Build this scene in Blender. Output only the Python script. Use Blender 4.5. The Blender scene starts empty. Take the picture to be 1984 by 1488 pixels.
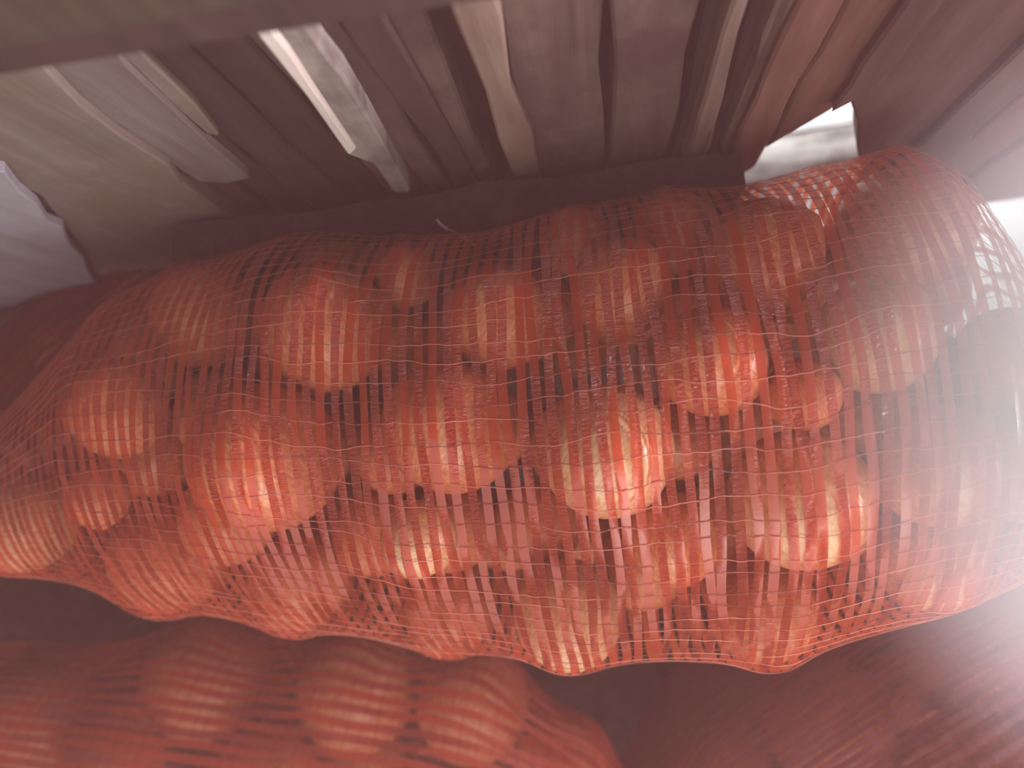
import bpy, bmesh, math, random
import numpy as np
from mathutils import Vector, Matrix, noise

random.seed(7)
rng = np.random.default_rng(7)
SC = bpy.context.scene
COL = SC.collection

# ------------------------------------------------------------------ camera
FPX, W, H = 1488.0, 1984.0, 1488.0
CAMZ = 0.85
def _n(v):
    v = np.array(v, float); return v / np.linalg.norm(v)
DOWN = _n((188.0, -106.0, -FPX))               # straight down, seen by the camera
ZA = -DOWN
XA = _n(np.array((1.0, 0, 0)) - ZA[0] * ZA)
YA = np.cross(ZA, XA)
ROT = np.array((XA, YA, ZA))                     # camera -> world
cam_data = bpy.data.cameras.new('camera')
cam = bpy.data.objects.new('camera', cam_data)
COL.objects.link(cam)
m = Matrix([list(ROT[i]) + [(0, 0, CAMZ)[i]] for i in range(3)] + [[0, 0, 0, 1]])
cam.matrix_world = m
cam_data.sensor_width = 36.0
cam_data.lens = 36.0 * FPX / W
cam_data.clip_start = 0.01
cam_data.dof.use_dof = True
cam_data.dof.focus_distance = 0.385
cam_data.dof.aperture_fstop = 3.8
SC.camera = cam

# ------------------------------------------------------------------ world, lights, exposure
SC.view_settings.view_transform = 'Standard'
SC.view_settings.look = 'None'
SC.view_settings.exposure = 0.0
SC.view_settings.gamma = 1.0
SC.view_settings.use_curve_mapping = False
world = bpy.data.worlds.new('sky'); SC.world = world
world.use_nodes = True
bg = world.node_tree.nodes['Background']
bg.inputs['Color'].default_value = (1.0, 0.965, 0.95, 1)
bg.inputs['Strength'].default_value = 1.7

def area(name, loc, target, sx, sy, power, color):
    d = bpy.data.lights.new(name, 'AREA'); d.shape = 'RECTANGLE'
    d.size, d.size_y, d.energy, d.color = sx, sy, power, color
    o = bpy.data.objects.new(name, d); COL.objects.link(o)
    o.location = loc
    o.rotation_euler = (Vector(target) - Vector(loc)).to_track_quat('-Z', 'Y').to_euler()
    return o
# daylight through the doorway in the front wall, right of and behind the photographer
area('doorway_daylight', (0.34, -0.80, 1.02), (0.05, 0.0, 0.35), 0.7, 0.55, 6.0, (1.0, 0.89, 0.83))
# added fill lamp for the haze and the right end of the sack
area('right_fill_light', (0.62, -0.06, 0.62), (0.0, 0.0, 0.50), 0.22, 0.30, 1.5, (1.0, 0.90, 0.96))
kd = bpy.data.lights.new('haze_fill_beam', 'SPOT'); kd.energy = 330.0; kd.spot_size = math.radians(30); kd.spot_blend = 1.0; kd.shadow_soft_size = .05; kd.color = (1.0, 0.80, 0.87)  # added spot without a real source, passing over the sack to brighten the haze
beam = bpy.data.objects.new('haze_fill_beam', kd); COL.objects.link(beam); beam.location = (1.05, -0.03, 0.66)
beam.rotation_euler = Vector((-1.0, 0.03, 0.055)).to_track_quat('-Z', 'Y').to_euler()
sd = bpy.data.lights.new('sun', 'SUN'); sd.energy = 2.0; sd.angle = math.radians(2); sd.color = (1.0, 0.97, 0.92)
sun = bpy.data.objects.new('sun', sd); COL.objects.link(sun); sun.location = (1.5, 2.5, 2.5)
sun.rotation_euler = Vector((-0.45, -0.8, -0.85)).to_track_quat('-Z', 'Y').to_euler()

# ------------------------------------------------------------------ helpers
def P(px, py, z):
    """point of the world at height z that the photograph shows at pixel px, py"""
    d = ROT @ np.array(((px - W / 2), -(py - H / 2), -FPX))
    t = (z - CAMZ) / d[2]
    return np.array((0, 0, CAMZ)) + d * t

def tag(o, label=None, cat=None, group=None, kind=None):
    if label: o['label'] = label
    if cat: o['category'] = cat
    if group: o['group'] = group
    if kind: o['kind'] = kind
    return o

def link(name, me, mat=None, parent=None):
    o = bpy.data.objects.new(name, me); COL.objects.link(o)
    if mat: me.materials.append(mat)
    if parent:
        o.parent = parent
        o.matrix_parent_inverse = Matrix.Translation(-parent.location)
    return o

def empty(name, loc):
    o = bpy.data.objects.new(name, None); COL.objects.link(o)
    o.location = loc; o.empty_display_size = 0.05
    return o

def mesh(name, verts, faces, uvs=None, smooth=True):
    me = bpy.data.meshes.new(name)
    me.from_pydata([tuple(v) for v in verts], [], [tuple(f) for f in faces])
    if uvs is not None:
        lay = me.uv_layers.new(name='UVMap')
        li = np.empty(len(me.loops), dtype=np.int32); me.loops.foreach_get('vertex_index', li)
        lay.data.foreach_set('uv', np.asarray(uvs, dtype=np.float32)[li].ravel())
    if smooth: me.polygons.foreach_set('use_smooth', [True] * len(me.polygons))
    me.update()
    return me

# ------------------------------------------------------------------ materials
def new_mat(name):
    mt = bpy.data.materials.new(name); mt.use_nodes = True
    nt = mt.node_tree; nt.nodes.clear()
    return mt, nt
def N(nt, typ, **kw):
    n = nt.nodes.new(typ)
    for k, v in kw.items():
        if k in n.inputs: n.inputs[k].default_value = v
        else: setattr(n, k, v)
    return n
def ramp(nt, stops):
    r = nt.nodes.new('ShaderNodeValToRGB')
    e = r.color_ramp.elements
    while len(e) < len(stops): e.new(0.5)
    for i, (p, c) in enumerate(stops):
        e[i].position = p; e[i].color = (c[0], c[1], c[2], 1)
    return r

def wood(name, dark, mid, light, stain=None, rough=0.85, grain=1.0, lie=False):
    mt, nt = new_mat(name); L = nt.links.new
    tc = N(nt, 'ShaderNodeTexCoord'); oi = N(nt, 'ShaderNodeObjectInfo')
    mul = N(nt, 'ShaderNodeVectorMath', operation='SCALE'); mul.inputs[0].default_value = (7.3, 3.1, 5.7)
    L(oi.outputs['Random'], mul.inputs['Scale'])
    add = N(nt, 'ShaderNodeVectorMath', operation='ADD')
    L(tc.outputs['Object'], add.inputs[0]); L(mul.outputs[0], add.inputs[1])
    mp = N(nt, 'ShaderNodeMapping'); mp.inputs['Scale'].default_value = (5, 90, 90) if lie else (60, 60, 5)
    L(add.outputs[0], mp.inputs['Vector'])
    n1 = N(nt, 'ShaderNodeTexNoise', Scale=1.0, Detail=5.0, Roughness=0.6, Distortion=0.6)
    L(mp.outputs[0], n1.inputs['Vector'])
    mp2 = N(nt, 'ShaderNodeMapping'); mp2.inputs['Scale'].default_value = (16, 16, 7)
    L(add.outputs[0], mp2.inputs['Vector'])
    n2 = N(nt, 'ShaderNodeTexNoise', Scale=1.0, Detail=4.0, Roughness=0.6)
    L(mp2.outputs[0], n2.inputs['Vector'])
    mx = N(nt, 'ShaderNodeMix', data_type='FLOAT'); mx.inputs[0].default_value = 0.5
    L(n1.outputs['Fac'], mx.inputs[2]); L(n2.outputs['Fac'], mx.inputs[3])
    r = ramp(nt, [(0.33, dark), (0.5, mid), (0.68, light)])
    L(mx.outputs[0], r.inputs[0])
    col = r.outputs[0]
    if stain:
        n3 = N(nt, 'ShaderNodeTexNoise', Scale=9.0, Detail=5.0, Roughness=0.7)
        L(add.outputs[0], n3.inputs['Vector'])
        r3 = ramp(nt, [(0.46, (0, 0, 0)), (0.60, (1, 1, 1))]); L(n3.outputs['Fac'], r3.inputs[0])
        m2 = N(nt, 'ShaderNodeMix', data_type='RGBA')
        L(r3.outputs[0], m2.inputs[0]); L(col, m2.inputs[6]); m2.inputs[7].default_value = (*stain, 1)
        col = m2.outputs[2]
    b = N(nt, 'ShaderNodeBsdfPrincipled', Roughness=rough)
    b.inputs['Specular IOR Level'].default_value = 0.25
    L(col, b.inputs['Base Color'])
    bp = N(nt, 'ShaderNodeBump', Strength=0.6 * grain, Distance=0.004)
    L(mx.outputs[0], bp.inputs['Height']); L(bp.outputs[0], b.inputs['Normal'])
    out = N(nt, 'ShaderNodeOutputMaterial'); L(b.outputs[0], out.inputs[0])
    return mt

M = {}
M["dark_wood"] = wood("dark_wood", (0.012, 0.006, 0.005), (0.026, 0.013, 0.011), (0.045, 0.025, 0.021))
M["grey_wood"] = wood("grey_wood", (0.036, 0.020, 0.017), (0.080, 0.050, 0.041), (0.128, 0.086, 0.072), stain=(0.052, 0.029, 0.025))
M["tan_wood"] = wood("tan_wood", (0.072, 0.043, 0.033), (0.132, 0.086, 0.066), (0.192, 0.132, 0.104))
M['pale_wood'] = wood('pale_wood', (0.10, 0.08, 0.07), (0.22, 0.185, 0.16), (0.40, 0.35, 0.32), stain=(0.075, 0.058, 0.052))
M["lime"] = wood("limewash", (0.072, 0.053, 0.044), (0.112, 0.086, 0.072), (0.160, 0.132, 0.112), stain=(0.096, 0.070, 0.054), grain=0.5)
M['bright_wood'] = wood('bright_split_wood', (0.26, 0.21, 0.18), (0.40, 0.34, 0.30), (0.5, 0.44, 0.40))
M['olive_wood'] = wood('olive_brown_wood', (0.014, 0.010, 0.006), (0.026, 0.018, 0.011), (0.04, 0.029, 0.019))
M['lime_grey'] = wood('grey_limewash', (0.072, 0.052, 0.047), (0.105, 0.082, 0.074), (0.14, 0.115, 0.105), grain=0.6)
M['chalk_daylit'] = wood('daylit_chalk_plaster', (0.14, 0.125, 0.132), (0.20, 0.187, 0.205), (0.25, 0.235, 0.26), grain=0.3)  # bluish daylight on the wall put into the plaster colour
M["orange_wood"] = wood("orange_wood", (0.072, 0.030, 0.022), (0.124, 0.053, 0.038), (0.184, 0.088, 0.064))
M["brown_wood"] = wood("brown_wood", (0.056, 0.030, 0.026), (0.092, 0.053, 0.046), (0.136, 0.084, 0.070))
M['backing'] = wood('backing_wood', (0.012, 0.007, 0.006), (0.02, 0.012, 0.010), (0.035, 0.02, 0.018))
M['log'] = wood('bleached_log', (0.05, 0.045, 0.045), (0.42, 0.40, 0.39), (0.75, 0.74, 0.72), stain=(.16, .15, .15), lie=True)
M['earth'] = wood('earth', (0.03, 0.018, 0.015), (0.06, 0.036, 0.03), (0.09, 0.06, 0.05))
M['snow'] = wood('pale_ground', (0.6, 0.62, 0.66), (0.75, 0.77, 0.8), (0.85, 0.86, 0.88))

def net_mat(name, base, trans, clear=0.27, rough=0.22):
    mt, nt = new_mat(name); L = nt.links.new
    uv = N(nt, 'ShaderNodeTexCoord')
    mp = N(nt, 'ShaderNodeMapping'); mp.inputs['Scale'].default_value = (0.9, 650, 1)
    L(uv.outputs['UV'], mp.inputs['Vector'])
    nz = N(nt, 'ShaderNodeTexNoise', Scale=1.0, Detail=3.0, Roughness=0.65, Distortion=0.5)
    L(mp.outputs[0], nz.inputs['Vector'])
    mp2 = N(nt, 'ShaderNodeMapping'); mp2.inputs['Scale'].default_value = (0.31, 14, 1)
    L(uv.outputs['UV'], mp2.inputs['Vector'])
    nz2 = N(nt, 'ShaderNodeTexNoise', Scale=1.0, Detail=2.0); L(mp2.outputs[0], nz2.inputs['Vector'])
    st = N(nt, 'ShaderNodeMapRange'); st.inputs[1].default_value = 0.45; st.inputs[2].default_value = 0.56
    st.inputs[3].default_value = 0.04; st.inputs[4].default_value = 1.0
    L(nz2.outputs['Fac'], st.inputs[0])
    bp = N(nt, 'ShaderNodeBump', Distance=0.012); L(st.outputs[0], bp.inputs['Strength'])
    L(nz.outputs['Fac'], bp.inputs['Height'])
    b = N(nt, 'ShaderNodeBsdfPrincipled', Roughness=rough); b.inputs['Base Color'].default_value = (*base, 1)
    b.inputs['Specular IOR Level'].default_value = 1.0
    b.inputs['IOR'].default_value = 1.62
    L(bp.outputs[0], b.inputs['Normal'])
    t = N(nt, 'ShaderNodeBsdfTranslucent'); t.inputs['Color'].default_value = (*trans, 1)
    m1 = N(nt, 'ShaderNodeMixShader'); m1.inputs[0].default_value = 0.52
    L(b.outputs[0], m1.inputs[1]); L(t.outputs[0], m1.inputs[2])
    tr = N(nt, 'ShaderNodeBsdfTransparent'); tr.inputs['Color'].default_value = (1.0, 0.46, 0.30, 1)
    m2 = N(nt, 'ShaderNodeMixShader'); m2.inputs[0].default_value = clear
    L(m1.outputs[0], m2.inputs[1]); L(tr.outputs[0], m2.inputs[2])
    out = N(nt, 'ShaderNodeOutputMaterial'); L(m2.outputs[0], out.inputs[0])
    return mt
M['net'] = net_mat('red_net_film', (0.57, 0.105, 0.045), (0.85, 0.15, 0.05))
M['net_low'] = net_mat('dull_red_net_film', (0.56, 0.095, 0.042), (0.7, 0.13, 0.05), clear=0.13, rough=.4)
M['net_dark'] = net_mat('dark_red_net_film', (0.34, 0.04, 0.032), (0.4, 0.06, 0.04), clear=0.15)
M['net_purple_shaded'] = net_mat('shaded_plum_net_film', (0.26, 0.05, 0.05), (0.32, 0.06, 0.055), clear=0.15, rough=0.5)  # plum red darkened to stand in for shade beneath the large sack
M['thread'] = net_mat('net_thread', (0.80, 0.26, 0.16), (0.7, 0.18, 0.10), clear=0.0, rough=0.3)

def onion_mat(name, a, b_, c):
    mt, nt = new_mat(name); L = nt.links.new
    tc = N(nt, 'ShaderNodeTexCoord'); oi = N(nt, 'ShaderNodeObjectInfo')
    sep = N(nt, 'ShaderNodeSeparateXYZ'); L(tc.outputs['Object'], sep.inputs[0])
    at = N(nt, 'ShaderNodeMath', operation='ARCTAN2'); L(sep.outputs[1], at.inputs[0]); L(sep.outputs[0], at.inputs[1])
    cmb = N(nt, 'ShaderNodeCombineXYZ')
    ms = N(nt, 'ShaderNodeMath', operation='MULTIPLY'); ms.inputs[1].default_value = 7.0; L(at.outputs[0], ms.inputs[0])
    L(ms.outputs[0], cmb.inputs[0])
    mz = N(nt, 'ShaderNodeMath', operation='MULTIPLY'); mz.inputs[1].default_value = 22.0; L(sep.outputs[2], mz.inputs[0])
    L(mz.outputs[0], cmb.inputs[1])
    mr = N(nt, 'ShaderNodeMath', operation='MULTIPLY'); mr.inputs[1].default_value = 31.0; L(oi.outputs['Random'], mr.inputs[0])
    L(mr.outputs[0], cmb.inputs[2])
    nz = N(nt, 'ShaderNodeTexNoise', Scale=1.0, Detail=4.0, Roughness=0.6); L(cmb.outputs[0], nz.inputs['Vector'])
    r = ramp(nt, [(0.3, a), (0.52, b_), (0.75, c)]); L(nz.outputs['Fac'], r.inputs[0])
    b = N(nt, 'ShaderNodeBsdfPrincipled', Roughness=0.29); b.inputs['Specular IOR Level'].default_value = 0.5
    L(r.outputs[0], b.inputs['Base Color'])
    bp = N(nt, 'ShaderNodeBump', Strength=0.25, Distance=0.001); L(nz.outputs['Fac'], bp.inputs['Height']); L(bp.outputs[0], b.inputs['Normal'])
    out = N(nt, 'ShaderNodeOutputMaterial'); L(b.outputs[0], out.inputs[0])
    return mt
M['onion'] = onion_mat('yellow_onion_skin', (0.40, 0.135, 0.06), (0.56, 0.22, 0.10), (0.70, 0.35, 0.19))
M['onion_pale'] = onion_mat('pale_onion_skin', (0.46, 0.23, 0.12), (0.62, 0.37, 0.20), (0.72, 0.50, 0.31))

# ------------------------------------------------------------------ the back wall
WA = math.radians(5.2)
WU = np.array((math.cos(WA), math.sin(WA), 0.0))          # along the wall
WN = np.array((math.sin(WA), -math.cos(WA), 0.0))         # out of the wall, into the shed
W0 = np.array((0.0, 0.178, 0.0))
def sz(px, py, off=0.0):
    """wall coordinates (s, z) of what the photograph shows at px, py on the wall face"""
    d = ROT @ np.array(((px - W / 2), -(py - H / 2), -FPX)); o = np.array((0, 0, CAMZ))
    t = ((W0 + WN * off - o) @ WN) / (d @ WN)
    p = o + d * t
    return float((p - W0) @ WU), float(p[2])
def wp(s, z, off=0.0): return W0 + WU * s + WN * off + np.array((0, 0, z))

def prism(name, pts, off, thick, mat, parent, edge=0.0015, bulge=0.0):
    """a board of the outline pts (wall coordinates), its face at off, thick deep"""
    n = len(pts)
    c = np.mean(pts, axis=0)
    inn = [(p[0] + (c[0] - p[0]) * 0.0 , p[1]) for p in pts]
    v, f = [], []
    ins = []
    for i, p in enumerate(pts):                            # small chamfer around the face
        a, b = np.array(pts[i - 1]), np.array(pts[(i + 1) % n])
        t = (b - a); t = t / (np.linalg.norm(t) + 1e-9); nn = np.array((-t[1], t[0]))
        ins.append(np.array(p) + nn * edge)
    for p in ins: v.append(wp(p[0], p[1], off))
    for p in pts: v.append(wp(p[0], p[1], off - edge))
    for p in pts: v.append(wp(p[0], p[1], off - thick))
    f.append(list(range(n)))
    for i in range(n):
        j = (i + 1) % n
        f.append((i, i + n, j + n, j)); f.append((i + n, i + 2 * n, j + 2 * n, j + n))
    f.append(list(range(3 * n - 1, 2 * n - 1, -1)))
    me = mesh(name, v, f, smooth=False)
    return link(name, me, mat, parent)

def ccw(pts):
    a = sum(pts[i][0] * pts[(i + 1) % len(pts)][1] - pts[(i + 1) % len(pts)][0] * pts[i][1] for i in range(len(pts)))
    return pts if a > 0 else pts[::-1]

def plank(x0, x1, zl0, zl1, off, mat, parent, top=1.62, rough=0.0016, y=200, name='plank', thick=0.022):
    """an upright plank between the photograph columns x0, x1 (read at row y), lower corners at heights zl0, zl1"""
    s0, s1 = sz(x0, y, off)[0], sz(x1, y, off)[0]
    zs = [0.0] + list(np.linspace(0.03, 1, 12) * (0.68 - min(zl0, zl1)) ) + [0.68 - min(zl0, zl1) + 0.3, top - min(zl0, zl1)]
    L, R = [], []
    for k, h in enumerate(zs):
        t = 1 - min(1, h / 0.25)
        L.append((s0 + random.gauss(0, rough), zl0 * t + min(zl0, zl1) * (1 - t) + h if k else zl0))
        R.append((s1 + random.gauss(0, rough), zl1 * t + min(zl0, zl1) * (1 - t) + h if k else zl1))
    L.sort(key=lambda q: q[1]); R.sort(key=lambda q: q[1])
    pts = ccw(L[::-1] + R)
    return prism(name, pts, off, thick, mat, parent)

def box(name, s0, s1, z0, z1, o0, o1, mat, parent=None, seg=1, jit=0.0):
    v, f = [], []
    for i in range(seg + 1):
        s = s0 + (s1 - s0) * i / seg
        j = [random.gauss(0, jit) for _ in range(4)]
        for k, (z, o) in enumerate(((z0, o0), (z1, o0), (z1, o1), (z0, o1))):
            v.append(wp(s, z + j[k], o + j[3 - k]))
    for i in range(seg):
        for k in range(4):
            a, b = i * 4 + k, i * 4 + (k + 1) % 4
            f.append((a, b, b + 4, a + 4))
    f.append((3, 2, 1, 0)); e = seg * 4; f.append((e, e + 1, e + 2, e + 3))
    me = mesh(name, v, f, smooth=False)
    return link(name, me, mat, parent)

HOLE_S = sz(1470, 250)[0]
back = box('wall_back', -1.15, sz(1440, 200)[0], -0.02, 1.62, -0.045, -0.03, M['backing'])
tag(back, 'dark backing of the plank wall behind the sacks', kind='structure')
ZS = sz(900, 388)[1]                                     # top of the sill beam
# (left column, right column at row 200, lower left z, lower right z, offset, material)
plan = [
    (-2600, -1500, -.02, -.02, .000, 'grey_wood'), (-1480, -900, -.02, -.02, .004, 'lime'), (-890, -480, -.02, -.02, .000, 'lime'),
    (-470, -150, -.02, -.02, .003, 'lime'), (-145, 88, -.02, -.02, .006, 'lime'), (92, 235, -.02, -.02, -.006, 'dark_wood'), (240, 345, -.02, -.02, -.004, 'dark_wood'),
    (352, 470, -.02, -.02, -.006, 'dark_wood'), (476, 588, -.02, -.02, -.010, 'dark_wood'),
    (592, 697, -.02, -.02, -.004, 'grey_wood'), (700, 768, -.02, -.02, -.002, 'grey_wood'), (772, 838, -.02, -.02, .002, 'dark_wood'), (842, 896, -.02, -.02, -.003, 'grey_wood'),
    (940, 1000, -.02, -.02, .006, 'tan_wood'), (1004, 1170, -.02, -.02, .000, 'grey_wood'),
    (1188, 1318, -.02, -.02, .002, 'grey_wood'), (1330, 1356, -.02, -.02, -.004, 'dark_wood'), (1358, 1394, .33, .31, .008, 'tan_wood'),
    (1398, 1430, -.02, -.02, -.004, 'dark_wood'), (1434, 1450, .36, .35, .006, 'tan_wood'),
]
for x0, x1, a, b, off, mt in plan:
    plank(x0, x1, a, b, off, M[mt], back)
# boards right of the gap: wide, redder, their lower ends broken off
hz = lambda x, y: sz(x, y, .008)[1]
for x0, x1, p0, p1, off, mt in (
        (1462, 1530, (1452, 356), (1508, 312), .010, 'orange_wood'), (1532, 1622, (1512, 290), (1586, 222), .006, 'orange_wood'),
        (1624, 1680, (1604, 205), (1640, 165), .012, 'brown_wood')):
    plank(x0, x1, hz(*p0), hz(*p1), off, M[mt], back, rough=.001)
def board_px(px, off, mat, label=None):
    """a board whose broken edges are given as photograph points from its upper left round its lower end to its upper right"""
    q = [sz(x, y, off) for x, y in px]
    q = [(q[0][0], 1.62)] + q + [(q[-1][0], 1.62)]
    o = prism('plank', ccw(q), off, .02, mat, back)
    if label: o['label'] = label
board_px([(1790, 20), (1720, 92), (1662, 152), (1641, 172), (1650, 205), (1662, 240), (1660, 290), (1668, 330), (1690, 400), (1705, 470), (1790, 474), (1960, 100)], .004, M['brown_wood'], 'brown plank with a broken edge beside the bright gap')
for x0, x1, z0, z1, off, mt in (
        (1868, 1960, .16, .155, .010, 'brown_wood'), (1964, 2090, .155, .165, .003, 'orange_wood'),
        (2094, 2330, .16, .17, .008, 'brown_wood'), (2335, 2700, .14, .12, .003, 'brown_wood'), (2706, 3300, .1, .1, .006, 'brown_wood')):
    plank(x0, x1, z0, z1, off, M[mt], back, rough=.001)
# bright weathered board
px = [(505, 58), (606, 46), (636, 112), (668, 150), (706, 214), (795, 372), (762, 372), (722, 318), (672, 300), (640, 255), (590, 185)]
bp_ = [sz(x, y, .010) for x, y in px]
bp_[0] = (bp_[0][0], bp_[0][1] + .1); bp_[1] = (bp_[1][0], bp_[1][1] + .1)
tag(prism('plank', ccw(bp_), .010, .02, M['pale_wood'], back), 'bright bleached plank with a broken lower end')
px = [(505, 58), (532, 55), (562, 100), (606, 168), (652, 236), (690, 292), (672, 300), (640, 255), (590, 185)]
q = [sz(x, y, .013) for x, y in px]; q[0] = (q[0][0], q[0][1] + .1); q[1] = (q[1][0], q[1][1] + .1)
tag(prism('splinter', ccw(q), .013, .006, M['bright_wood'], back), 'bright split edge of the bleached plank')
# flakes of chalky plaster on the pale boards at the left, the lowest coloured bluish white for daylight there
for pts, off, mt in (
        ([(-60, 318), (10, 335), (38, 372), (72, 398), (92, 430), (122, 442), (136, 474), (164, 500), (172, 528), (188, 548), (150, 556), (118, 578), (70, 574), (30, 592), (-60, 604)], .013, 'chalk_daylit'),
        ([(-60, 90), (60, 72), (84, 130), (160, 208), (240, 268), (328, 322), (358, 368), (376, 386), (366, 408), (400, 412), (458, 434), (420, 462), (396, 500), (330, 520), (190, 540), (150, 470), (80, 380), (-60, 310)], .007, 'lime'),
        ([(62, 90), (212, 84), (250, 132), (335, 212), (415, 288), (474, 336), (482, 346), (440, 356), (384, 352), (332, 318), (242, 262), (162, 200), (88, 124)], .002, 'lime_grey'),
        ([(222, 96), (262, 90), (300, 128), (380, 205), (424, 262), (398, 258), (330, 200), (262, 132)], -.001, 'lime')):
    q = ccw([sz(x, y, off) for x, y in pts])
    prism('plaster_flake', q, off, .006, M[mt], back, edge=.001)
# rail across the wall (near the lens) and the sill beam at its foot
zr = sz(590, 48, .045)[1]
rail = box('trim_1', -1.1, 1.1, zr, sz(250, 38, .05)[1] - .001, .0, .045, M['dark_wood'], None, 16, .0012)
tag(rail, 'dark horizontal rail nailed across the planks', kind='structure')
z2 = sz(250, 38, .05)[1]
rail2 = box('trim_3', -1.1, 1.1, z2, z2 + .09, .0, .051, M['olive_wood'], None, 16, .0012)
tag(rail2, 'second dull olive brown rail above the dark one', kind='structure')
zb = sz(900, 388, .02)[1]
sill = box('trim_2', sz(395, 440)[0], sz(1448, 340, .03)[0], zb - .09, zb, .012, .035, M['dark_wood'], None, 16, .001)
tag(sill, 'dark sill beam along the foot of the planks', kind='structure')

# floor and the unseen sides of the shed
def slab(name, x0, x1, y0, y1, z0, z1, mat, label):
    v = [(x, y, z) for x in (x0, x1) for y in (y0, y1) for z in (z0, z1)]
    f = [(0, 1, 3, 2), (4, 6, 7, 5), (0, 4, 5, 1), (2, 3, 7, 6), (0, 2, 6, 4), (1, 5, 7, 3)]
    return tag(link(name, mesh(name, v, f, smooth=False), mat), label, kind='structure')
def ground_slab(name, pts, z0, z1, mat, label):
    n = len(pts); v = [(p[0], p[1], z1) for p in pts] + [(p[0], p[1], z0) for p in pts]
    f = [list(range(n)), list(range(2 * n - 1, n - 1, -1))] + [(i, i + n, (i + 1) % n + n, (i + 1) % n) for i in range(n)]
    return tag(link(name, mesh(name, v, f, smooth=False), mat), label, kind='structure')
ground_slab('floor', [(-1.15, -1.3), (1.2, -1.3), (1.2, .06), (.42, .085), (.31, .125), wp(.26, 0, -.02), wp(-1.17, 0, -.02)], -.05, 0.0, M['earth'], 'dark earth floor under the sacks')
slab('wall_left', -1.2, -1.15, -1.3, 0.2, -0.05, 1.62, M['brown_wood'], 'side wall of the shed, out of view')
slab('wall_right', 1.15, 1.2, -1.3, 0.3, -0.05, 1.62, M['brown_wood'], 'side wall of the shed, out of view')
slab('ceiling', -1.2, 1.2, -0.40, 0.3, 1.62, 1.66, M['brown_wood'], 'ceiling boards above the camera')
ground_slab('ground', [wp(-6, 0, -.021), wp(.261, 0, -.021), (.311, .126), (.421, .086), (1.2, .061), (6, .061), (6, 8), (-6, 8)], -.08, -.01, M['snow'], 'pale bright ground outside the wall')

# bleached log lying outside the broken corner
def lathe_log(name, p0, p1, r, mat):
    p0, p1 = np.array(p0), np.array(p1); t = _n(p1 - p0); e1 = _n(np.cross(t, (0, 0, 1))); e2 = np.cross(e1, t)
    v, f, ns, nr = [], [], 18, 22
    for i in range(ns + 1):
        for j in range(nr):
            a = 2 * math.pi * j / nr
            rr = r * (1 + .10 * noise.noise(Vector((i * .25, math.cos(a) * 3, math.sin(a) * 3))) - (.08 if i in (0, ns) else 0))
            v.append(p0 + (p1 - p0) * i / ns + rr * (math.cos(a) * e1 + math.sin(a) * e2))
    for i in range(ns):
        for j in range(nr):
            a, b = i * nr + j, i * nr + (j + 1) % nr
            f.append((a, b, b + nr, a + nr))
    f.append(list(range(nr - 1, -1, -1))); f.append([ns * nr + j for j in range(nr)])
    return link(name, mesh(name, v, f), mat)
zl = sz(1570, 300)[1]
p0 = wp(*sz(1380, 335, -.10), -.10); p1 = wp(*sz(1800, 262, -.10), -.10)
tag(lathe_log('log', p0, p1, .024, M['log']), 'bleached log lying outside the gap in the planks', 'log')
p0 = wp(*sz(1480, 276, -.13), -.13); p1 = wp(*sz(1760, 232, -.13), -.13)
tag(lathe_log('branch', p0, p1, .006, M['grey_wood']), 'dark branch crossing the bright gap above the log', 'branch')

# ------------------------------------------------------------------ onions
def onion_mesh(seed):
    r = random.Random(seed); ns, nr = 20, 28
    prof = []
    flat = r.uniform(.90, 1.06); neck = r.uniform(.10, .16)
    for i in range(ns + 1):
        a = math.pi * i / ns
        x, z = math.sin(a), -math.cos(a) * flat
        if i > ns - 4:                                    # drawn-up neck
            k = (i - (ns - 4)) / 4
            z += .10 * k * k; x = max(x, neck * (1 - .5 * k)) if i < ns else 0
        if i < 2: z += .04 * (2 - i)
        prof.append((x, z))
    v, f = [], []
    for i, (x, z) in enumerate(prof):
        for j in range(nr):
            a = 2 * math.pi * j / nr
            w = 1 + .018 * math.cos(2 * a + seed) + .012 * noise.noise(Vector((math.cos(a) * 1.5, math.sin(a) * 1.5, z * 1.2 + seed * 3.1)))
            v.append((x * w * math.cos(a), x * w * math.sin(a), z))
    for i in range(ns):
        for j in range(nr):
            a, b = i * nr + j, i * nr + (j + 1) % nr
            f.append((a, b, b + nr, a + nr))
    me = mesh('onion', v, f)
    bm = bmesh.new(); bm.from_mesh(me); bmesh.ops.remove_doubles(bm, verts=bm.verts, dist=1e-4); bm.to_mesh(me); bm.free()
    me.polygons.foreach_set('use_smooth', [True] * len(me.polygons))
    return me
OM = [onion_mesh(i) for i in range(6)]
for k, me in enumerate(OM): me.materials.append(M['onion'])
OMP = [onion_mesh(10 + i) for i in range(2)]
for me in OMP: me.materials.append(M['onion_pale'])

def put_onion(c, r, label, group, pale=False, seed=0):
    rr = random.Random(seed)
    o = bpy.data.objects.new('onion', (OMP if pale else OM)[seed % (2 if pale else 6)]); COL.objects.link(o)
    o.location = tuple(c); o.scale = (r * .985,) * 3
    o.rotation_euler = (rr.uniform(.9, 2.2), rr.uniform(-.4, .4), rr.uniform(0, 6.28))
    return tag(o, label, 'onion', group)

# ------------------------------------------------------------------ net sacks
def interp(x, xs, ys): return np.interp(x, xs, ys)

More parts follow.
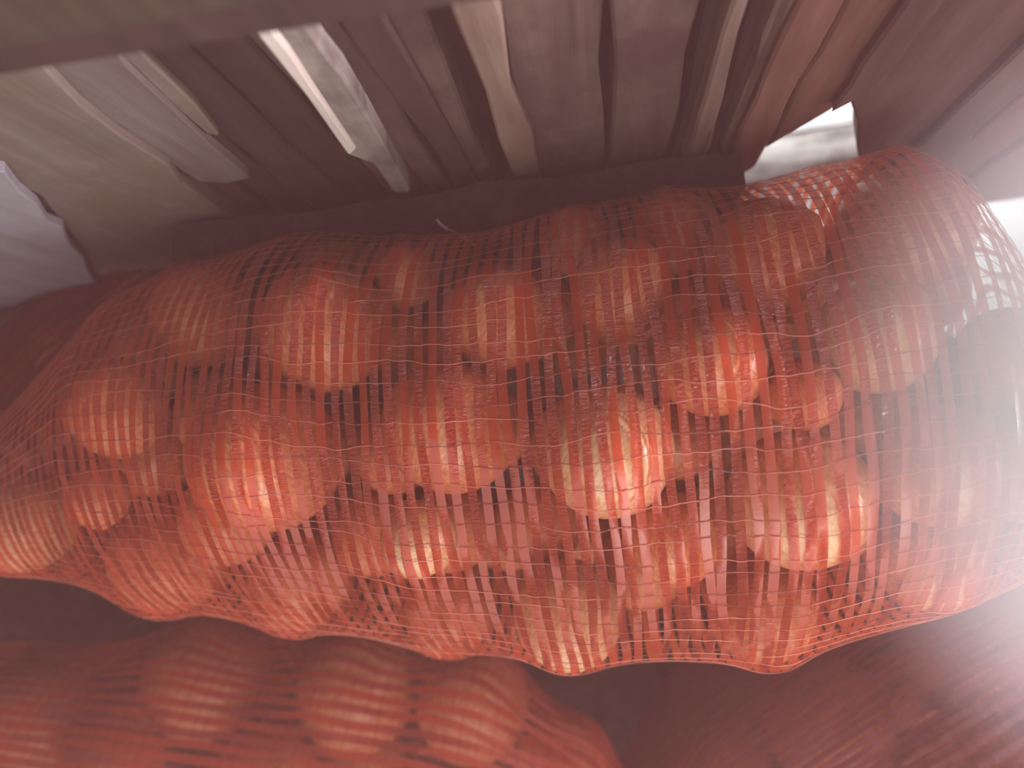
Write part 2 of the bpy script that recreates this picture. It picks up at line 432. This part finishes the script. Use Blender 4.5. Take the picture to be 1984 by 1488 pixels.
class Sack:
    """a net stretched over onions: a tube about a straight axis, drawn tight over the onions inside"""
    def __init__(s, A, B, stations, a, b, yoff=None, zoff=None):
        s.A, s.B = np.array(A), np.array(B); s.len = np.linalg.norm(s.B - s.A)
        s.t = _n(s.B - s.A); s.e1 = _n(np.cross((0, 0, 1), s.t)); s.e2 = np.cross(s.t, s.e1)
        s.st, s.a, s.b = stations, a, b
        s.yo = yoff if yoff is not None else [0] * len(stations); s.zo = zoff if zoff is not None else [0] * len(stations)
    def frame(s, u):
        a, b = interp(u, s.st, s.a), interp(u, s.st, s.b)
        o = s.A[None] + s.t[None] * (np.asarray(u) * s.len)[:, None] + s.e1[None] * interp(u, s.st, s.yo)[:, None] + s.e2[None] * interp(u, s.st, s.zo)[:, None]
        return o, a, b
    def keep(s, c, r):
        u = float(np.clip((c - s.A) @ s.t / s.len, 0, 1)); o, a, b = s.frame(np.array([u])); q = c - o[0]
        x, z = q @ s.e1 / max(a[0] - r * 1.06, .01), q @ s.e2 / max(b[0] - r * 1.06, .01); m_ = math.hypot(x, z)
        return c if m_ <= 1 else c - s.e1 * (q @ s.e1) * (1 - 1 / m_) - s.e2 * (q @ s.e2) * (1 - 1 / m_)
    def solve(s, onions, NU=240, NT=180, base=.82, iters=500, sag=0.0, start=1.0):
        us = np.linspace(0, 1, NU); th = np.linspace(0, 2 * np.pi, NT, endpoint=False)
        o, a, b = s.frame(us)
        d = (a[:, None] * np.cos(th)[None])[..., None] * s.e1 + (b[:, None] * np.sin(th)[None])[..., None] * s.e2
        obs = np.full((NU, NT), base)
        dd = (d * d).sum(-1)
        for c, r in onions:
            q = o - np.array(c)[None]
            bq = (d * q[:, None, :]).sum(-1); cq = (q * q).sum(-1)[:, None] - (r * 1.035) ** 2
            disc = bq * bq - dd * cq
            rho = np.where(disc > 0, (-bq + np.sqrt(np.maximum(disc, 0))) / dd, 0)
            obs = np.maximum(obs, rho)
        rho = np.maximum(obs, start * np.ones_like(obs) * 1.0)
        for k in range(iters):
            up = np.vstack((rho[:1], rho[:-1])); dn = np.vstack((rho[1:], rho[-1:]))
            av = .25 * (up + dn + np.roll(rho, 1, 1) + np.roll(rho, -1, 1)) - sag
            rho = np.maximum(obs, av)
        for k in range(2):
            rho = .5 * rho + .125 * (np.vstack((rho[:1], rho[:-1])) + np.vstack((rho[1:], rho[-1:])) + np.roll(rho, 1, 1) + np.roll(rho, -1, 1))
        s.grid = o[:, None, :] + d * rho[..., None]
        g = s.grid
        du = np.gradient(g, axis=0); dt = np.roll(g, -1, 1) - np.roll(g, 1, 1)
        n = np.cross(dt, du); n /= (np.linalg.norm(n, axis=-1, keepdims=True) + 1e-12)
        cen = o[:, None, :]
        sg = np.sign(((g - cen) * n).sum(-1, keepdims=True)); s.nrm = n * sg
        s.NU, s.NT = NU, NT
    def sample(s, u, th):
        u = np.clip(u, 0, 1) * (s.NU - 1); v = (th / (2 * np.pi) * s.NT)
        i = np.minimum(u.astype(int), s.NU - 2); fu = (u - i)[..., None]
        j = np.floor(v).astype(int); fv = (v - j)[..., None]; j0, j1 = j % s.NT, (j + 1) % s.NT
        def s2(g): return (g[i, j0] * (1 - fu) + g[i + 1, j0] * fu) * (1 - fv) + (g[i, j1] * (1 - fu) + g[i + 1, j1] * fu) * fv
        return s2(s.grid), s2(s.nrm)
    def smooth_noise(s, n, m, amp, k=9):
        r = rng.normal(0, 1, (n, m)); ker = np.hanning(k + 2)[1:-1]; ker /= np.sqrt((ker ** 2).sum())
        r = np.apply_along_axis(lambda q: np.convolve(np.pad(q, k, mode='wrap'), ker, 'same')[k:-k], 1, r)
        return r * amp
    def strips(s, name, C, Nn, D, half, lift, mat, parent, uvstep, across=2, cup=0.0):
        """ribbons: C centre lines (n, m, 3), Nn normals, D sideways unit vectors, half widths (n, m)"""
        n, m = C.shape[:2]; V, U = [], []
        for k in range(across + 1):
            f = 2 * k / across - 1
            V.append(C + D * (half * f)[..., None] + Nn * (lift + cup * (1 - f * f)))
            uu = np.zeros((n, m, 2)); uu[..., 0] = np.arange(n)[:, None] * 3.7 + k / across; uu[..., 1] = np.arange(m)[None] * uvstep + np.arange(n)[:, None] * 1.37
            U.append(uu)
        V = np.stack(V, 2).reshape(-1, 3); U = np.stack(U, 2).reshape(-1, 2)
        w = across + 1
        ii, jj, kk = np.meshgrid(np.arange(n), np.arange(m - 1), np.arange(across), indexing='ij')
        a = (ii * m + jj) * w + kk
        F = np.stack((a, a + 1, a + 1 + w, a + w), -1).reshape(-1, 4)
        me = mesh(name, V, F, uvs=U)
        o = link(name, me, mat, parent); o['kind'] = 'stuff'
        return o
    def weave(s, parent, mat, tmat, ntape, nthread, fill=.62, long=False, thw=.00034, wav=.0005, tseg=260, hseg=420):
        if not long:                                      # tapes around the sack, threads along it
            us = (np.arange(ntape) + .5) / ntape
            TH = np.linspace(0, 2 * np.pi, tseg)[None] * np.ones((ntape, 1))
            Uu = us[:, None] + s.smooth_noise(ntape, tseg, .10 / ntape, 25)
            C, n_ = s.sample(Uu, TH)
            C2, _ = s.sample(Uu + .25 / ntape, TH); D = C2 - C; dl = np.linalg.norm(D, axis=-1, keepdims=True); D = D / (dl + 1e-9)
            half = np.clip(dl[..., 0] * 4, .0008, .0085) * .5 * fill * (1 + s.smooth_noise(ntape, tseg, .05, 31))
            s.strips('tape_weave', C, n_, D, half, .0002, mat, parent, 2 * np.pi * .14 / tseg, cup=.0002)
            ths = (np.arange(nthread) + .5) / nthread * 2 * np.pi
            Uu = np.linspace(0.005, .995, hseg)[None] * np.ones((nthread, 1))
            TH = ths[:, None] + s.smooth_noise(nthread, hseg, .13 * 2 * np.pi / nthread, 31) + s.smooth_noise(nthread, hseg, .035 * 2 * np.pi / nthread, 5)
            C, n_ = s.sample(Uu, TH); D = np.gradient(C, axis=1); D = np.cross(n_, D); D /= (np.linalg.norm(D, axis=-1, keepdims=True) + 1e-9)
            s.strips('cross_threads', C, n_, D, np.full(C.shape[:2], thw), .0008, tmat, parent, s.len / hseg, cup=.0003)
        else:
            ths = (np.arange(ntape) + .5) / ntape * 2 * np.pi
            Uu = np.linspace(0.0, 1, tseg)[None] * np.ones((ntape, 1))
            TH = ths[:, None] + s.smooth_noise(ntape, tseg, .08 * 2 * np.pi / ntape, 25)
            C, n_ = s.sample(Uu, TH); C2, _ = s.sample(Uu, TH + .25 * 2 * np.pi / ntape)
            D = C2 - C; dl = np.linalg.norm(D, axis=-1, keepdims=True); D = D / (dl + 1e-9)
            half = np.clip(dl[..., 0] * 4, .0005, .009) * .5 * fill
            s.strips('tape_weave', C, n_, D, half, .0002, mat, parent, s.len / tseg, cup=.0002)
            us = (np.arange(nthread) + .5) / nthread
            TH = np.linspace(0, 2 * np.pi, hseg)[None] * np.ones((nthread, 1))
            Uu = us[:, None] + s.smooth_noise(nthread, hseg, .14 / nthread, 31)
            C, n_ = s.sample(Uu, TH); D = np.gradient(C, axis=1); D = np.cross(n_, D); D /= (np.linalg.norm(D, axis=-1, keepdims=True) + 1e-9)
            s.strips('cross_threads', C, n_, D, np.full(C.shape[:2], thw), .0008, tmat, parent, .14 * 6.28 / hseg, cup=.0003)

def relax(cs, rs, fixed_xy=.25, iters=60, sack=None, pads=.985, lock=0, inside=None):
    cs = [np.array(c, float) for c in cs]
    for _ in range(iters):
        for i in range(len(cs)):
            for j in range(i):
                d = cs[i] - cs[j]; L = np.linalg.norm(d) + 1e-9; g = (rs[i] + rs[j]) * pads - L
                if g > 0:
                    mv = d / L * g * .5; w = np.array((fixed_xy, fixed_xy, 1.0))
                    
                    if j < lock <= i: cs[i] += 2 * mv * w
                    else:
                        cs[i] += mv * w; cs[j] -= mv * w
        if inside:
            for i in range(lock, len(cs)): cs[i] = inside.keep(cs[i], rs[i])
    return cs

# --- the large sack in the middle
ZAX = .35
SX = np.array([-330, -250, -120, 0, 100, 200, 300, 440, 620, 800, 990, 1110, 1300, 1450, 1600, 1750, 1850, 1915, 1984, 2060, 2110], float)
STOP = np.array([965, 945, 900, 850, 772, 690, 560, 512, 450, 450, 440, 408, 368, 365, 330, 312, 362, 480, 570, 680, 770], float)
SBOT = np.array([1000, 1030, 1090, 1115, 1120, 1142, 1178, 1190, 1228, 1252, 1275, 1300, 1290, 1280, 1235, 1195, 1150, 1125, 1095, 1020, 860], float)
PA, PB = P(-330, 1000, ZAX), P(2110, 790, ZAX)
main = Sack(PA, PB, [0, 1], [.1, .1], [.1, .1])
st, aa, yo = [], [], []
for x in SX:
    xt, xb = x + 34, x - 34
    p, q = P(xt, float(np.interp(xt, SX, STOP)), ZAX), P(xb, float(np.interp(xb, SX, SBOT)), ZAX); c = (p + q) / 2
    st.append(float((c - PA) @ main.t) / main.len); aa.append(float(np.linalg.norm(p - q)) / 2 * .985); yo.append(float((c - PA) @ main.e1))
aa = np.array(aa)
bb = np.minimum(aa * .92, .135)
main = Sack(PA, PB, st, aa, bb, yo)
MAIN_ON = [  # px, py, radius px, dz (fraction of radius), pale, label
    (45, 1010, 108, 0, 1, 'onion in the narrow neck at the left end of the large net sack'),
    (232, 790, 108, 0, 0, 'dull onion at the upper left shoulder of the large sack'),
    (400, 610, 112, -.25, 0, 'shaded onion below the tuft of the sack wedged behind'),
    (330, 1075, 122, 0, 0, 'onion bulging at the lower left edge of the large sack'),
    (525, 870, 158, .05, 0, 'largest onion, broad and shiny, in the left half of the large sack'),
    (640, 640, 132, 0, 0, 'dark orange onion with a net grid below the upper edge of the large sack'),
    (655, 510, 78, 0, 0, 'small onion making the left bump on the upper edge of the large sack'),
    (580, 1125, 106, 0, 0, 'onion at the lower edge, right of the lower left bulging one'),
    (872, 825, 132, .05, 0, 'onion with a broad white highlight in the middle of the large sack'),
    (962, 618, 112, .05, 0, 'onion with striped highlights above the one with the broad white highlight'),
    (812, 1045, 78, .15, 1, 'small pale onion shining under the net near the lower middle'),
    (868, 1182, 88, 0, 0, 'orange onion at the lower edge just below the small pale one'),
    (1180, 880, 132, .1, 1, 'tall pale onion with a bright stripe in the centre right of the large sack'),
    (1205, 560, 102, -.1, 0, 'orange onion under the upper edge, right of the striped one'),
    (1100, 1190, 106, 0, 1, 'pale onion making the lowest bulge of the large sack'),
    (1300, 1040, 92, -.25, 0, 'onion sunk between the tall pale one and the yellowish one'),
    (1378, 702, 112, .12, 0, 'onion with the brightest glint, upper right of the tall pale one'),
    (1310, 450, 84, -.1, 0, 'small onion at the top bump of the large sack'),
    (1465, 500, 112, 0, 0, 'orange onion below the gap in the planks'),
    (1478, 1185, 102, -.1, 0, 'onion at the lower right edge of the large sack'),
    (1565, 960, 134, .05, 1, 'yellowish blotched onion in the right half of the large sack'),
    (1690, 655, 112, 0, 1, 'shiny yellow onion toward the right end below the corner onion'),
    (1748, 448, 128, 0, 0, 'big onion filling the upper right corner of the large sack'),
    (1800, 905, 112, -.05, 0, 'hazy onion right of the yellowish blotched one'),
    (1800, 1075, 100, -.1, 0, 'dim onion at the lower right end of the large sack'),
    (1975, 900, 105, -.1, 0, 'onion at the right frame edge in the glare'),
    (1960, 700, 95, -.2, 0, 'onion in the glare at the right end of the large sack'),
    (770, 540, 70, -.3, 0, 'onion in shade between the dark orange one and the striped one'),
    (1120, 470, 72, -.3, 0, 'small shaded onion along the middle of the upper edge'),
    (1560, 760, 70, -.6, 0, 'deep onion between the brightest glint and the shiny yellow one'),
    (190, 960, 66, -.5, 0, 'small onion between the neck and the lower left bulging one'),
]
def settle(sack, lst, zax):
    cs, rs = [], []
    for (px, py, rp, dz, *_r) in lst:
        z = zax + .05
        for _ in range(12):
            p = P(px, py, z); R = rp * (CAMZ - z) / FPX
            u = np.array([np.clip((p - sack.A) @ sack.t / sack.len, 0, 1)]); o, a, b = sack.frame(u)
            lat = float((p - o[0]) @ sack.e1)
            k = 1 - (lat / max(a[0] - R * .93, .01)) ** 2
            z = o[0][2] + (max(b[0] - R, .0)) * math.sqrt(max(k, 0)) + dz * R
        cs.append(p); rs.append(R)
    return relax(cs, rs), rs
mc, mr = settle(main, MAIN_ON, ZAX)
# the layer below, glimpsed through the net
lc, lr = [], []
for i in range(9):
    for j in range(3):
        u = .24 + .081 * i + (.04 if j % 2 else 0)
        o, a, b = main.frame(np.array([u]))
        r = random.uniform(.030, .037)
        c = o[0] + main.e1 * (j - 1) * a[0] * .52 + np.array((0, 0, -b[0] + r + .004 + (.018 if j != 1 else 0)))
        lc.append(c); lr.append(r)
for i in range(10):
    for j in range(3):
        u = .26 + .07 * i + (.03 if j % 2 else 0)
        o, a, b = main.frame(np.array([u]))
        r = random.uniform(.028, .034)
        lc.append(o[0] + main.e1 * ((j - 1) * a[0] * .55 + random.uniform(-.01, .01)) + np.array((0, 0, random.uniform(-.01, .02)))); lr.append(r)
mc = relax(mc, mr, fixed_xy=.35, iters=40)
alls = relax(mc + lc, mr + lr, fixed_xy=.6, iters=120, lock=len(mc), inside=main)
nm = len(mc); keep_ = list(range(nm)); rr_ = mr + lr
for i in range(nm, len(alls)):                            # leave out what the sack has no room for
    if all(np.linalg.norm(alls[i] - alls[j]) > (rr_[i] + rr_[j]) * .985 - .003 for j in keep_) and .275 < (alls[i] - main.A) @ main.t / main.len < .93: keep_.append(i)
mc, lc, lr = alls[:nm], [alls[i] for i in keep_[nm:]], [rr_[i] for i in keep_[nm:]]

for k, (c, r, d) in enumerate(zip(mc, mr, MAIN_ON)):
    put_onion(c, r, d[5], 'onions in the large net sack', bool(d[4]), k)
for k, (c, r) in enumerate(zip(lc, lr)):
    put_onion(c, r, 'onion in the under layers of the large net sack, glimpsed through its mesh', 'onions in the under layers of the large sack', False, 100 + k)
main.solve(list(zip(mc, mr)) + list(zip(lc, lr)), base=.72, sag=1.1e-4, iters=700)
sm = empty('net_sack', tuple((PA + PB) / 2 - np.array((0, 0, .14))))
tag(sm, 'large red net sack of onions lying across the middle on other sacks', 'sack', 'red net sacks of onions')
main.weave(sm, M['net'], M['thread'], 114, 84, thw=.00027)

def wisp(name, pts, r, mat, parent):
    """a stray plastic fibre: a thin curved tube through pts"""
    pts = [np.array(p, float) for p in pts]; v, f = [], []
    for i, p in enumerate(pts):
        t = _n(pts[min(i + 1, len(pts) - 1)] - pts[max(i - 1, 0)]); e1 = _n(np.cross(t, (.3, .2, .9))); e2 = np.cross(t, e1)
        for k in range(5):
            a = 2 * math.pi * k / 5; v.append(p + r * (math.cos(a) * e1 + math.sin(a) * e2))
        if i:
            b = (i - 1) * 5
            for k in range(5): f.append((b + k, b + (k + 1) % 5, b + 5 + (k + 1) % 5, b + 5 + k))
    return link(name, mesh(name, v, f), mat, parent)
wm, wnt = new_mat('white_fibre'); wb = N(wnt, 'ShaderNodeBsdfPrincipled', Roughness=.5); wb.inputs['Base Color'].default_value = (.75, .66, .64, 1)
wnt.links.new(wb.outputs[0], N(wnt, 'ShaderNodeOutputMaterial').inputs[0])
o = wisp('loose_fibre', [P(x, y, z) for x, y, z in ((846, 425, .395), (850, 430, .394), (858, 438, .392), (868, 444, .388), (884, 450, .380), (905, 464, .372), (925, 480, .372))], .0004, wm, sm)
o['label'] = 'curled white fibre'
# --- lower sacks
def lower(A, B, st, a, b, on, zax, net, thr, lab, ntape, nthread, hidden, seed, lab2, fill=.62, base=.82):
    s = Sack(A, B, st, a, b)
    cs, rs = settle(s, on, zax)
    hc, hr = [], []
    r0 = random.Random(seed)
    for (u, f, dz, r) in hidden:
        o, a_, b_ = s.frame(np.array([u])); hc.append(o[0] + s.e1 * f * a_[0] + np.array((0, 0, dz))); hr.append(r)
    al = relax(cs + hc, rs + hr, fixed_xy=.4)
    for k, (c, r) in enumerate(zip(al, rs + hr)):
        if k < len(on): put_onion(c, r, on[k][5], 'onions in the ' + lab2, bool(on[k][4]), seed + k)
        else: put_onion(c, r, 'onion deep inside the ' + lab2 + ', glimpsed through its mesh', 'onions deep inside the ' + lab2, False, seed + k)
    s.solve(list(zip(al, rs + hr)), base=base, NU=200, NT=150)
    e = empty('net_sack', tuple((s.A + s.B) / 2 - np.array((0, 0, b[1]))))
    tag(e, lab, 'sack', 'red net sacks of onions')
    s.weave(e, net, thr, ntape, nthread, long=True, fill=fill, thw=.0004)
    return s
ST = [0, .10, .25, .5, .75, .9, 1]
ZB = .155
lower(P(-420, 1420, ZB), P(1330, 1700, ZB), ST, [.03, .085, .112, .118, .105, .075, .015], [.03, .08, .105, .11, .10, .07, .015],
      [(75, 1400, 124, 0, 0, 'dull onion at the left frame edge of the lower left sack'),
       (385, 1325, 128, 0, 0, 'broad orange onion in the middle of the lower left sack'),
       (690, 1335, 118, .0, 0, 'onion under the lower edge of the large sack'),
       (925, 1370, 112, 0, 0, 'onion at the right end of the lower left sack'),
       (520, 1500, 100, -.2, 0, 'onion cut by the bottom frame edge, left of the middle'),
       (1085, 1480, 95, 0, 0, 'onion cut by the bottom frame edge in the tail of the lower left sack'),
       (230, 1480, 100, -.1, 0, 'onion cut by the bottom frame edge near the left corner')], ZB,
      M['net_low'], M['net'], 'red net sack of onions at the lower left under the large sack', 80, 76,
      [(.35, .2, -.08, .04), (.5, -.1, -.08, .04), (.65, .2, -.08, .04), (.25, -.2, -.07, .04)], 300, 'lower left sack', fill=.72, base=.85)
ZC = .12
lower(P(1230, 1790, ZC), P(2400, 1080, ZC), ST, [.03, .12, .165, .175, .165, .11, .03], [.03, .09, .115, .12, .115, .09, .03],
      [(1600, 1400, 120, -.1, 0, 'onion faint under plum red mesh in the lower right sack'),
       (1880, 1300, 120, 0, 0, 'onion dim below the right end of the large sack'),
       (1880, 1470, 110, 0, 0, 'onion reddish in the bottom right corner of the frame'),
       (1400, 1500, 100, -.2, 0, 'onion dark beside the hollow between the two lower sacks')], ZC,
      M['net_purple_shaded'], M['net_purple_shaded'], 'dim plum red net sack at the lower right under the large sack', 170, 150,
      [(.4, .0, -.06, .04), (.55, .1, -.06, .04), (.7, -.1, -.06, .04)], 400, 'lower right sack', fill=.8, base=.93)
ZD = .20
lower(P(-20, 900, ZD), P(500, 480, ZD), ST, [.02, .06, .08, .085, .08, .06, .02], [.02, .06, .08, .085, .08, .06, .02],
      [(150, 680, 84, 0, 0, 'onion in the lower lobe of the dark sack by the pale planks'),
       (300, 575, 88, 0, 0, 'onion in the upper lobe of the dark sack by the pale planks')], ZD,
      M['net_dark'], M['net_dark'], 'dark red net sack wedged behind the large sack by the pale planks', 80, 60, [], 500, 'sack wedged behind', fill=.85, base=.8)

# ------------------------------------------------------------------ added haze volumes for glare and lifted darks
def haze(name, loc, scale, dens, color, blob, label):
    mt, nt = new_mat(name); L = nt.links.new
    v = N(nt, 'ShaderNodeVolumeScatter'); v.inputs['Color'].default_value = (*color, 1); v.inputs['Anisotropy'].default_value = 0.0
    if blob:
        tc = N(nt, 'ShaderNodeTexCoord'); ln = N(nt, 'ShaderNodeVectorMath', operation='LENGTH'); L(tc.outputs['Object'], ln.inputs[0])
        mr = N(nt, 'ShaderNodeMapRange', interpolation_type='SMOOTHERSTEP'); mr.inputs[1].default_value = 0.0; mr.inputs[2].default_value = 1.0
        mr.inputs[3].default_value = dens; mr.inputs[4].default_value = 0.0
        L(ln.outputs['Value'], mr.inputs[0]); L(mr.outputs[0], v.inputs['Density'])
    else: v.inputs['Density'].default_value = dens
    out = N(nt, 'ShaderNodeOutputMaterial'); L(v.outputs[0], out.inputs['Volume'])
    bm = bmesh.new()
    if blob: bmesh.ops.create_icosphere(bm, subdivisions=4, radius=1)
    else: bmesh.ops.create_cube(bm, size=2)
    me = bpy.data.meshes.new(name); bm.to_mesh(me); bm.free()
    o = link(name, me, mt); o.location = loc; o.scale = scale
    return tag(o, label, 'haze', kind='stuff')
haze('haze', P(2185, 780, .59), (.108, .14, .11), 22.0, (.98, .90, .94), True, 'added bright haze imitating lens glare at the right end of the sacks')  # added volume that imitates veiling glare in the lens
haze('haze', (0, -.45, .9), (1.1, .62, .68), .13, (.95, .46, .42), False, 'added thin reddish haze that lifts the dark tones of the shed')  # added volume, tinted red to imitate bounced light in the dark areas
